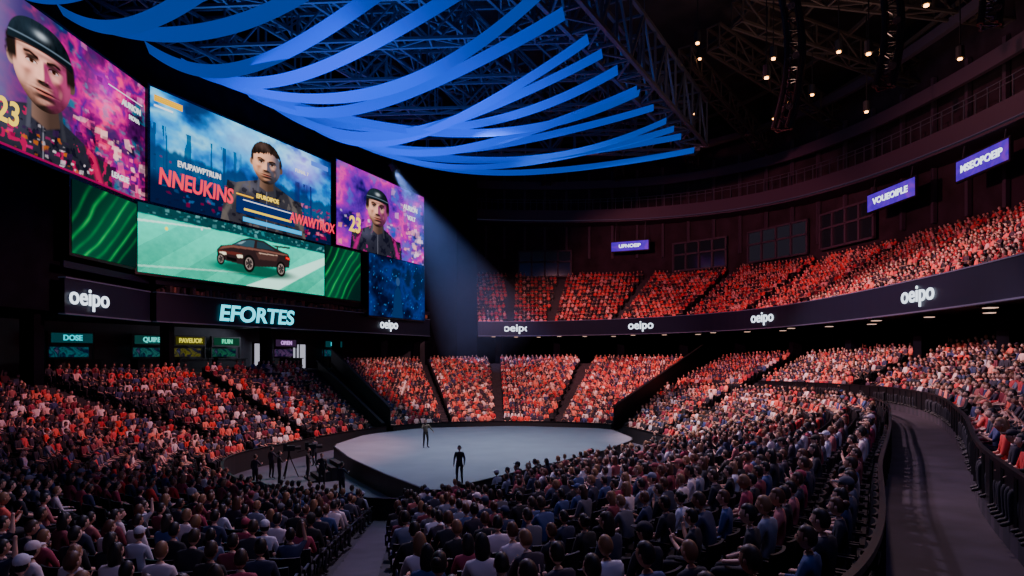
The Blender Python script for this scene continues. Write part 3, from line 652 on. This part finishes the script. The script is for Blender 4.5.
def head_geo(mb,base,rot,hair,cap):
    N,Mm=24,18; c0=base+rot@Vector((0,.015,.115)); V=[];
    def shp(x,y,z,hairy):
        X=x*.076;Y=y*.097;Z=z*.122
        if z<0 and y>-.3: X*=1-.38*abs(z)**1.6; 
        if z<-.2: Y*=1-.12*abs(z)
        if y>0:
            Y+=.024*math.exp(-((x/.16)**2+((z+.12)/.2)**2)); Y-=.010*(math.exp(-(((abs(x)-.38)/.18)**2+((z-.08)/.14)**2)))
            Y+=.006*math.exp(-((x/.3)**2+((z+.5)/.12)**2)); Y+=.006*math.exp(-((x/.3)**2+((z+.85)/.15)**2))
        if hairy: X*=1.1;Y*=1.08;Z*=1.08
        return Vector((X,Y,Z))
    ish=lambda x,y,z:(z>.52 or (y<.2 and z>-.25) or (y<-.3 and z>-.55)) 
    for i in range(Mm+1):
        ph=math.pi*i/Mm
        for j in range(N):
            th=2*math.pi*j/N; x=math.sin(ph)*math.sin(th); y=math.sin(ph)*math.cos(th); z=math.cos(ph)
            V.append(c0+rot@shp(x,y,z,ish(x,y,z) and hair!='bald'))
    Fs=[];Ms=[]
    for i in range(Mm):
        for j in range(N):
            ph=math.pi*(i+.5)/Mm; th=2*math.pi*(j+.5)/N; x=math.sin(ph)*math.sin(th); y=math.sin(ph)*math.cos(th); z=math.cos(ph)
            Fs.append((i*N+j,(i+1)*N+j,(i+1)*N+(j+1)%N,i*N+(j+1)%N))
            m=3 if (ish(x,y,z) and hair!='bald') else 0
            if m==0 and y>.5 and abs(x)<.3 and -.58<z<-.42: m=5
            Ms.append(m)
    mb.add(V,Fs,Ms)
    def ball(c,r,m,n=8):
        V=[];Fs=[]
        for i in range(n//2+1):
            for j in range(n):
                a=math.pi*i/(n//2);t=2*math.pi*j/n
                V.append(c0+rot@(Vector(c)+Vector((r[0]*math.sin(a)*math.cos(t),r[1]*math.sin(a)*math.sin(t),r[2]*math.cos(a)))))
        for i in range(n//2):
            for j in range(n): Fs.append((i*n+j,(i+1)*n+j,(i+1)*n+(j+1)%n,i*n+(j+1)%n))
        mb.add(V,Fs,[m]*len(Fs))
    for s in(-1,1):
        ball((s*.079,-.005,-.005),(.010,.02,.032),0); ball((s*.029,.084,.010),(.012,.008,.008),6); ball((s*.029,.090,.030),(.017,.006,.004),3)
    if hair=='long': ball((0,-.045,-.06),(.098,.075,.20),3,14)
    if hair=='bun': ball((0,-.11,.05),(.05,.05,.05),3,10)
    if cap: ball((0,-.005,.045),(.088,.108,.09),1,14); ball((0,.11,.05),(.07,.075,.012),1,12)
def human(J,hair='short',sleeve='short',head=(0,0),cap=False,curl=1.0):
    names=['pelvis','spine','chest','neck','hb']; rad={'pelvis':.135,'spine':.115,'chest':.135,'neck':.055,'hb':.048,'sh':.068,'el':.043,'wr':.027,'pm':.033,'hi':.092,'kn':.06,'an':.04,'to':.036}
    V=[];Rr=[];ix={}
    def a(k,p,r): ix[k]=len(V); V.append(Vector(p)); Rr.append(r)
    for k in names: a(k,J[k],rad[k])
    E=[(0,1),(1,2),(2,3),(3,4)]; bones=[('pelvis','spine',1),('spine','chest',1),('chest','neck',1),('neck','hb',0)]
    for s in'LR':
        for k in('sh','el','wr'): a(k+s,J[k+s],rad[k])
        hd=J.get('hd'+s) or (Vector(J['wr'+s])-Vector(J['el'+s])); hd=Vector(hd).normalized(); a('pm'+s,Vector(J['wr'+s])+hd*.065,rad['pm'])
        for k in('hi','kn','an','to'): a(k+s,J[k+s],rad[k])
        for p,q,m in(('chest','sh'+s,1),('sh'+s,'el'+s,1),('el'+s,'wr'+s,1 if sleeve=='long' else 0),('wr'+s,'pm'+s,0),('pelvis','hi'+s,2),('hi'+s,'kn'+s,2),('kn'+s,'an'+s,2),('an'+s,'to'+s,4)):
            E.append((ix[p],ix[q])); bones.append((p,q,m))
    SV,SF=skin_eval(V,E,Rr,1)
    mb=MB(); ms=[]
    for f in SF:
        c=sum((SV[i] for i in f),Vector())/len(f); best=None
        for p,q,m in bones:
            P=V[ix[p]];Q=V[ix[q]];d=Q-P;t=max(0,min(1,(c-P).dot(d)/d.length_squared)); rr=Rr[ix[p]]*(1-t)+Rr[ix[q]]*t
            D=(c-(P+d*t)).length/rr
            if best is None or D<best[0]: best=(D,m)
        ms.append(best[1])
    mb.add(SV,SF,ms)
    FV=[];FE=[];FR=[]
    for s,sg in(('L',-1),('R',1)):
        w=Vector(J['wr'+s]); hd=J.get('hd'+s) or (w-Vector(J['el'+s])); hd=Vector(hd).normalized()
        side=J.get('ts'+s) or (-sg,0,.3); side=Vector(side); side=(side-hd*side.dot(hd)).normalized(); pn=hd.cross(side)
        if pn.z>0: pn=-pn
        for k,(o,ln) in enumerate(((.028,.072),(.009,.082),(-.010,.076),(-.028,.058))):
            p=w+hd*.07+side*o; i=len(FV); cu=curl*(.35+.12*k); d=hd
            FV.append(p); FR.append(.010)
            for g in range(3):
                d=(d+pn*cu*.5).normalized(); p=p+d*(ln*(.45,.32,.23)[g]+(.012 if g==0 else 0)); FV.append(p); FR.append(.0092-.0008*g); FE.append((i+g,i+g+1))
        p=w+hd*.025+side*.022; i=len(FV); FV.append(p); FR.append(.012)
        for g,(aa,bb) in enumerate(((.5,.85),(.8,.5))):
            p=p+(hd*aa+side*bb+pn*.2).normalized()*.034; FV.append(p);FR.append(.010);FE.append((i+g,i+g+1))
    SV,SF=skin_eval(FV,FE,FR,1); mb.add(SV,SF,[0]*len(SF))
    rot=Euler((math.radians(head[0]),0,math.radians(head[1]))).to_matrix()
    head_geo(mb,Vector(J['hb']),rot,hair,cap)
    return mb
def sit(lean=0,**kw):
    J=dict(pelvis=(0,0,.54),spine=(0,.01+lean*.3,.70),chest=(0,.0+lean*.7,.90),neck=(0,.02+lean,1.035),hb=(0,.035+lean*1.1,1.09))
    for s,g in(('L',-1),('R',1)):
        J['sh'+s]=(g*.165,.0+lean*.9,.975); J['el'+s]=(g*.23,.06+lean,.70); J['wr'+s]=(g*.12,.27+lean,.64)
        J['hi'+s]=(g*.09,.05,.52); J['kn'+s]=(g*.12,.43,.52); J['an'+s]=(g*.12,.42,.09); J['to'+s]=(g*.13,.56,.04)
    J.update(kw); return J
def stand(**kw):
    J=dict(pelvis=(0,0,.95),spine=(0,.0,1.12),chest=(0,-.01,1.32),neck=(0,0,1.46),hb=(0,.01,1.515))
    for s,g in(('L',-1),('R',1)):
        J['sh'+s]=(g*.17,-.005,1.40); J['el'+s]=(g*.23,-.01,1.13); J['wr'+s]=(g*.23,.10,.90)
        J['hi'+s]=(g*.09,0,.92); J['kn'+s]=(g*.11,.02,.50); J['an'+s]=(g*.12,-.03,.09); J['to'+s]=(g*.14,.12,.04)
    J.update(kw); return J
def imat(name,attr,rough=.7):
    m,n,l=newmat(name); a=n.new('ShaderNodeAttribute'); a.attribute_type='INSTANCER'; a.attribute_name=attr
    l.new(a.outputs['Color'],n['Principled BSDF'].inputs['Base Color']); n['Principled BSDF'].inputs['Roughness'].default_value=rough; return m
CM=[imat('crowd_skin','skincol',.5),imat('crowd_shirt','shirtcol',.8),pmat('crowd_trousers',(.015,.015,.025),.8),imat('crowd_hair','haircol',.5),pmat('crowd_shoes',(.02,.02,.02),.6),pmat('crowd_lips',(.35,.1,.09),.5),pmat('crowd_eyes',(.03,.02,.02),.3)]
protoc=bpy.data.collections.new('audience_members'); 
protos=[
 human(sit(),'short'),
 human(sit(.06),'long',head=(-4,8)),
 human(sit(0,elL=(-.21,.14,.74),wrL=(-.05,.32,.86),elR=(.21,.14,.74),wrR=(.05,.32,.86),hdL=(.1,.2,1),hdR=(-.1,.2,1)),'short',head=(0,-8)),
 human(sit(-.02,elL=(-.27,.08,.70),wrL=(-.27,.32,.68),elR=(.27,.08,.70),wrR=(.27,.32,.68)),'short','long',(3,5)),
 human(sit(.12,elL=(-.2,.3,.66),wrL=(-.06,.4,.82),hdL=(.4,.1,.8),elR=(.2,.3,.66),wrR=(.06,.36,.62)),'short','short',(-6,0)),
 human(sit(.02),'bun','long',(0,-12)),
 human(sit(.03,elR=(.25,.12,1.08),wrR=(.2,.14,1.33),hdR=(0,.1,1)),'short','short',(4,0)),
 human(sit(.0),'short','short',(0,14),True),
 human(sit(.04,elL=(-.24,.12,.72),wrL=(-.08,.36,.70),elR=(.24,.12,.72),wrR=(.08,.36,.72)),'long','short',(0,0)),
]
for i,p in enumerate(protos):
    o=bpy.data.objects.new('audience_member_%02d'%i,p.mesh('audience_member_%02d'%i,CM,True)); protoc.objects.link(o)
sb=MB()
for j in range(6):
    x0=-.24+.08*j; x1=x0+.08; c=lambda x:-.21-.05*(1-(x/.24)**2)
    for z0,z1 in((.38,.62),(.62,.88)):
        P=[(x0,c(x0)+(.0 if z0<.5 else -.03),z0),(x1,c(x1)+(.0 if z0<.5 else -.03),z0),(x1,c(x1)+(-.03 if z0<.5 else -.07),z1),(x0,c(x0)+(-.03 if z0<.5 else -.07),z1)]
        Q=[(x,y-.04,z) for x,y,z in P]; sb.poly(P);sb.poly(Q[::-1])
        if z1>.8: sb.poly([P[3],P[2],Q[2],Q[3]])
        if j==0: sb.poly([P[0],P[3],Q[3],Q[0]])
        if j==5: sb.poly([P[1],Q[1],Q[2],P[2]])
sb.box((0,.02,.41),(.46,.42,.06)); sb.box((0,-.12,.2),(.08,.12,.4)); sb.box((0,-.12,.015),(.3,.2,.03))
for s in(-.265,.265): sb.box((s,.0,.62),(.04,.32,.035)); sb.box((s,-.1,.5),(.03,.05,.24))
seatc=bpy.data.collections.new('seat_units'); o=bpy.data.objects.new('stadium_seat_unit',sb.mesh('stadium_seat_unit',[M_seat])); seatc.objects.link(o)
def scatter(name,pts,coll):
    me=bpy.data.meshes.new(name); me.from_pydata([tuple(p['p']) for p in pts],[],[])
    def at(nm,ty,key,vals): 
        a=me.attributes.new(nm,ty,'POINT'); a.data.foreach_set(key,vals)
    at('rot','FLOAT_VECTOR','vector',[c for p in pts for c in(0,0,p['a'])])
    at('pid','INT','value',[p.get('i',0) for p in pts]); at('scl','FLOAT','value',[p.get('s',1) for p in pts])
    for k in('shirtcol','skincol','haircol'):
        if k in pts[0]: at(k,'FLOAT_COLOR','color',[c for p in pts for c in(*p[k],1)])
    ob=bpy.data.objects.new(name,me); scene.collection.objects.link(ob)
    ng=bpy.data.node_groups.new(name+'_nodes','GeometryNodeTree')
    ng.interface.new_socket(name='Geometry',in_out='INPUT',socket_type='NodeSocketGeometry'); ng.interface.new_socket(name='Geometry',in_out='OUTPUT',socket_type='NodeSocketGeometry')
    N=ng.nodes; gi=N.new('NodeGroupInput'); go=N.new('NodeGroupOutput'); iop=N.new('GeometryNodeInstanceOnPoints'); ci=N.new('GeometryNodeCollectionInfo')
    ci.inputs['Collection'].default_value=coll; ci.inputs['Separate Children'].default_value=True; ci.inputs['Reset Children'].default_value=True
    def na(nm,ty): x=N.new('GeometryNodeInputNamedAttribute'); x.data_type=ty; x.inputs['Name'].default_value=nm; return [o for o in x.outputs if o.enabled and o.name=='Attribute'][0]
    er=N.new('FunctionNodeEulerToRotation')
    ng.links.new(na('rot','FLOAT_VECTOR'),er.inputs[0]); ng.links.new(er.outputs[0],iop.inputs['Rotation'])
    ng.links.new(na('pid','INT'),iop.inputs['Instance Index']); ng.links.new(na('scl','FLOAT'),iop.inputs['Scale'])
    iop.inputs['Pick Instance'].default_value=True
    ng.links.new(gi.outputs[0],iop.inputs['Points']); ng.links.new(ci.outputs[0],iop.inputs['Instance']); ng.links.new(iop.outputs[0],go.inputs[0])
    md=ob.modifiers.new('scatter','NODES'); md.node_group=ng; return ob
reds=[(.75,.05,.04),(.85,.14,.10),(.5,.02,.03),(.85,.55,.5),(.02,.015,.03),(.03,.02,.05),(.22,.02,.04),(.9,.25,.18),(.05,.02,.05),(.65,.07,.08),(.02,.02,.04),(.9,.8,.78),(.04,.05,.15)]  # far shirt colours carry the red cast of the crowd lighting
uppr=[(.65,.03,.04),(.75,.08,.08),(.4,.015,.03),(.7,.3,.3),(.02,.012,.02),(.03,.015,.03),(.2,.015,.03),(.75,.12,.1),(.04,.012,.03),(.5,.04,.06)]  # upper tier shirts hold the same red light cast, without whites
nearc=[(.012,.012,.018),(.03,.035,.07),(.6,.6,.68),(.2,.03,.05),(.04,.07,.2),(.4,.12,.12),(.02,.02,.03),(.1,.1,.13),(.35,.04,.08),(.03,.04,.1),(.2,.22,.3),(.015,.015,.03),(.7,.6,.62),(.02,.02,.02),(.03,.02,.04)]
skins=[(.62,.36,.27),(.7,.42,.32),(.5,.28,.2),(.36,.18,.12),(.75,.48,.38)]
hairs=[(.012,.009,.008),(.02,.014,.012),(.05,.028,.018),(.25,.13,.06),(.01,.01,.012),(.10,.04,.02)]
ppl={'upper':[],'lower':[]}; st=[]
for p,a,z,occ in seats:
    dcam=math.hypot(p.x,p.y)
    if dcam<3.4 or (p.y<1.5 and p.x>-30 and dcam<6): continue
    st.append(dict(p=p,a=a))
    if not occ: continue
    pal=uppr if z=='upper' else (nearc if z=='near' else (reds if R()<(.88 if z!='left' else .72) else nearc))
    if z in('rin','rout') and R()<.35: pal=nearc
    if z=='left' and p.y<24 and R()<.5: pal=nearc
    d=dict(p=p,a=a+(R()-.5)*.35,i=random.choice([0,0,0,1,2,3,4,5,6 if R()<.4 else 0,7,8]),s=.93+.13*R(),shirtcol=random.choice(pal),skincol=random.choice(skins),haircol=random.choice(hairs))
    ppl['upper' if z=='upper' else 'lower'].append(d)
print('PEOPLE',len(ppl['upper']),len(ppl['lower']))
scatter('seated_audience',ppl['lower'],protoc); scatter('seated_audience_balcony',ppl['upper'],protoc)
scatter('stadium_seats',st,seatc)
def hmats(shirt,tr_,hair=(.02,.015,.01),skin=(.6,.35,.27)):
    return [pmat('skin_tone',skin,.5),pmat('shirt_cloth',shirt,.8,noise=.2,nscale=8),pmat('trouser_cloth',tr_,.8),pmat('hair_fibre',hair,.6),pmat('shoe_leather',(.02,.02,.02),.4),pmat('lip_tone',(.4,.12,.1),.5),pmat('eye_dark',(.03,.02,.02),.2)]
def place(name,mb,mats,pos,ang):
    e=empty(name); o=mb.build('body',mats,e,True); 
    e.location=pos; e.rotation_euler=(0,0,ang); return e
dk=(.012,.012,.018)
h=place('stage_presenter',human(stand(elR=(.27,.12,1.2),wrR=(.12,.26,1.36),hdR=(-.3,.2,.6),elL=(-.32,.02,1.17),wrL=(-.42,.2,1.02),knL=(-.12,.06,.5),toL=(-.2,.14,.04)),'short','long'),hmats((.12,.10,.07),dk),(-5.3,39.3,1.0),math.radians(200))
b=MB(); b.tube([(.10,.30,1.33),(.07,.30,1.47)],.015,8); b.tube([(.07,.30,1.47),(.062,.30,1.52)],[.028,.02],8); b.build('microphone',[M_black],h)
place('stage_host',human(stand(),'short','long',(0,10)),hmats(dk,dk),(-2.3,28.0,1.0),math.radians(170))
for x,y,a in((-13.0,34.6,-30),(-12.0,33.0,-60),(-10.9,34.2,-80),(-11.9,38.6,60),(-12.8,31.9,-20),(-9.6,32.3,200),(-7.9,29.7,-30),(8.6,38.9,100),(9.2,41.0,80)):
    place('crew_member',human(stand(elR=(.27,.1,1.2),wrR=(.15,.3,1.25)),'short','long'),hmats(random.choice([dk,(.03,.03,.05)]),dk),(x,y,0),math.radians(a))
def tripod(x,y,a):
    e=empty('broadcast_camera_tripod'); b=MB()
    for k in range(3):
        t=a+k*2.094; b.bar((0,0,1.25),(.5*math.cos(t),.5*math.sin(t),.0),.05)
    b.tube([(0,0,1.2),(0,0,1.45)],.05,8); b.build('tripod_legs',[M_rail],e)
    b=MB(); r=Matrix.Rotation(a,3,'Z'); b.box((0,0,1.6),(.6,.22,.28),r); b.tube([r@Vector((.3,0,1.6)),r@Vector((.62,0,1.6))],[.09,.12],12); b.box(r@Vector((-.2,.0,1.8)),(.2,.18,.12),r); b.bar(r@Vector((-.25,0,1.45)),r@Vector((-.7,.1,1.3)),.03); b.build('camera_body',[M_black],e)
    e.location=(x,y,0)
tripod(-12.2,35.0,.4); tripod(-11.2,35.6,.3)
# ------------------------------------------------------------------ lights
def area(name,loc,tgt,size,power,col,spread=180):
    l=bpy.data.lights.new(name,'AREA'); l.energy=power; l.color=col; l.size=size; l.spread=math.radians(spread); o=bpy.data.objects.new(name,l); scene.collection.objects.link(o)
    o.location=loc; o.rotation_euler=(Vector(tgt)-Vector(loc)).to_track_quat('-Z','Y').to_euler(); return o
def spot(name,loc,tgt,power,col,ang,blend=.5,rad=.5):
    l=bpy.data.lights.new(name,'SPOT'); l.energy=power; l.color=col; l.spot_size=math.radians(ang); l.spot_blend=blend; l.shadow_soft_size=rad; o=bpy.data.objects.new(name,l); scene.collection.objects.link(o)
    o.location=loc; o.rotation_euler=(Vector(tgt)-Vector(loc)).to_track_quat('-Z','Y').to_euler(); return o
spot('crowd_light_back',(0,44,22.5),(2,70,3),38000,(1,.44,.42),70,.4)
spot('crowd_light_right',(2,44,22.5),(21,42,4),42000,(1,.60,.64),72,.4)
spot('crowd_light_right_near',(0,32,22.5),(13,24,4),20000,(1,.66,.8),66)
spot('crowd_light_left',(0,42,22.5),(-20,38,2),24000,(1,.36,.36),62,.5)
spot('crowd_light_balcony',(-4,46,22.5),(24,80,11.5),40000,(1,.26,.30),64)
spot('crowd_light_balcony',(-4,42,22.5),(31,50,11.5),25000,(1,.26,.30),64)
spot('crowd_light_near',(-3,26,20),(1,9,3),7500,(.85,.66,1),85)
spot('crowd_light_near',(8,16,16),(0,10,3),1600,(1,.62,.6),90)
area('stage_wash',(0,40,22.5),(-1,40,0),8,2000,(.72,.82,1),90)
area('truss_blue_wash',(-10,46,21.5),(-8,48,34),20,4200,(.03,.2,1),150)
area('roof_warm_fill',(22,44,21),(24,46,36),6,1000,(1,.62,.48),170)  # added upward fill to bring out roof trusses and upper wall, no fixture
area('concourse_light',(-24,60,9),(-26,58,5),5,260,(.75,.8,1))
area('hall_purple_fill',(4,6,21),(0,40,3),10,800,(.42,.4,1))
bs=Vector((-12.6,69,26.6)); bt=Vector((-3.0,83.5,9)); spot('beam_fixture_light',bs,bt,45000,(.3,.42,1),36,.8,.15)
mh=empty('moving_head_fixture'); b=MB(); d=(bt-bs).normalized(); b.tube([bs-d*.9,bs-d*.3,bs-d*.1],[.3,.38,.4],14); b.bar(bs-d*.6+Vector((-.5,0,0)),bs-d*.6+Vector((.5,0,0)),.12); b.bar(bs-d*.6,bs-d*.6+Vector((0,0,1.5)),.15); b.build('fixture_body',[M_black],mh)
b=MB(); b.tube([bs-d*.12,bs-d*.08],.32,14); b.build('fixture_lens',[emat((.8,.9,1),25)],mh)
m,n,l=newmat('beam_haze'); n.remove(n['Principled BSDF']); vs=n.new('ShaderNodeVolumeScatter'); vs.inputs['Density'].default_value=.011; vs.inputs['Color'].default_value=(.6,.75,1,1); l.new(vs.outputs[0],n['Material Output'].inputs['Volume'])
b=MB(); b.tube([bs,bs+(bt-bs)*1.0],[.5,7.2],28); b.build('beam_haze_cone',[m])  # haze fills only a cone shaped as the spot's beam
w=bpy.data.worlds.new('arena_dark'); scene.world=w; w.use_nodes=True; w.node_tree.nodes['Background'].inputs[0].default_value=(.02,.025,.06,1); w.node_tree.nodes['Background'].inputs[1].default_value=.5
c=bpy.data.cameras.new('camera'); co=bpy.data.objects.new('camera',c); scene.collection.objects.link(co)
co.location=(0,0,EYE); co.rotation_euler=(math.radians(90),0,0); c.lens=22.5; c.sensor_width=36; c.shift_y=67/1024; c.clip_end=500; c.clip_start=.05
scene.camera=co
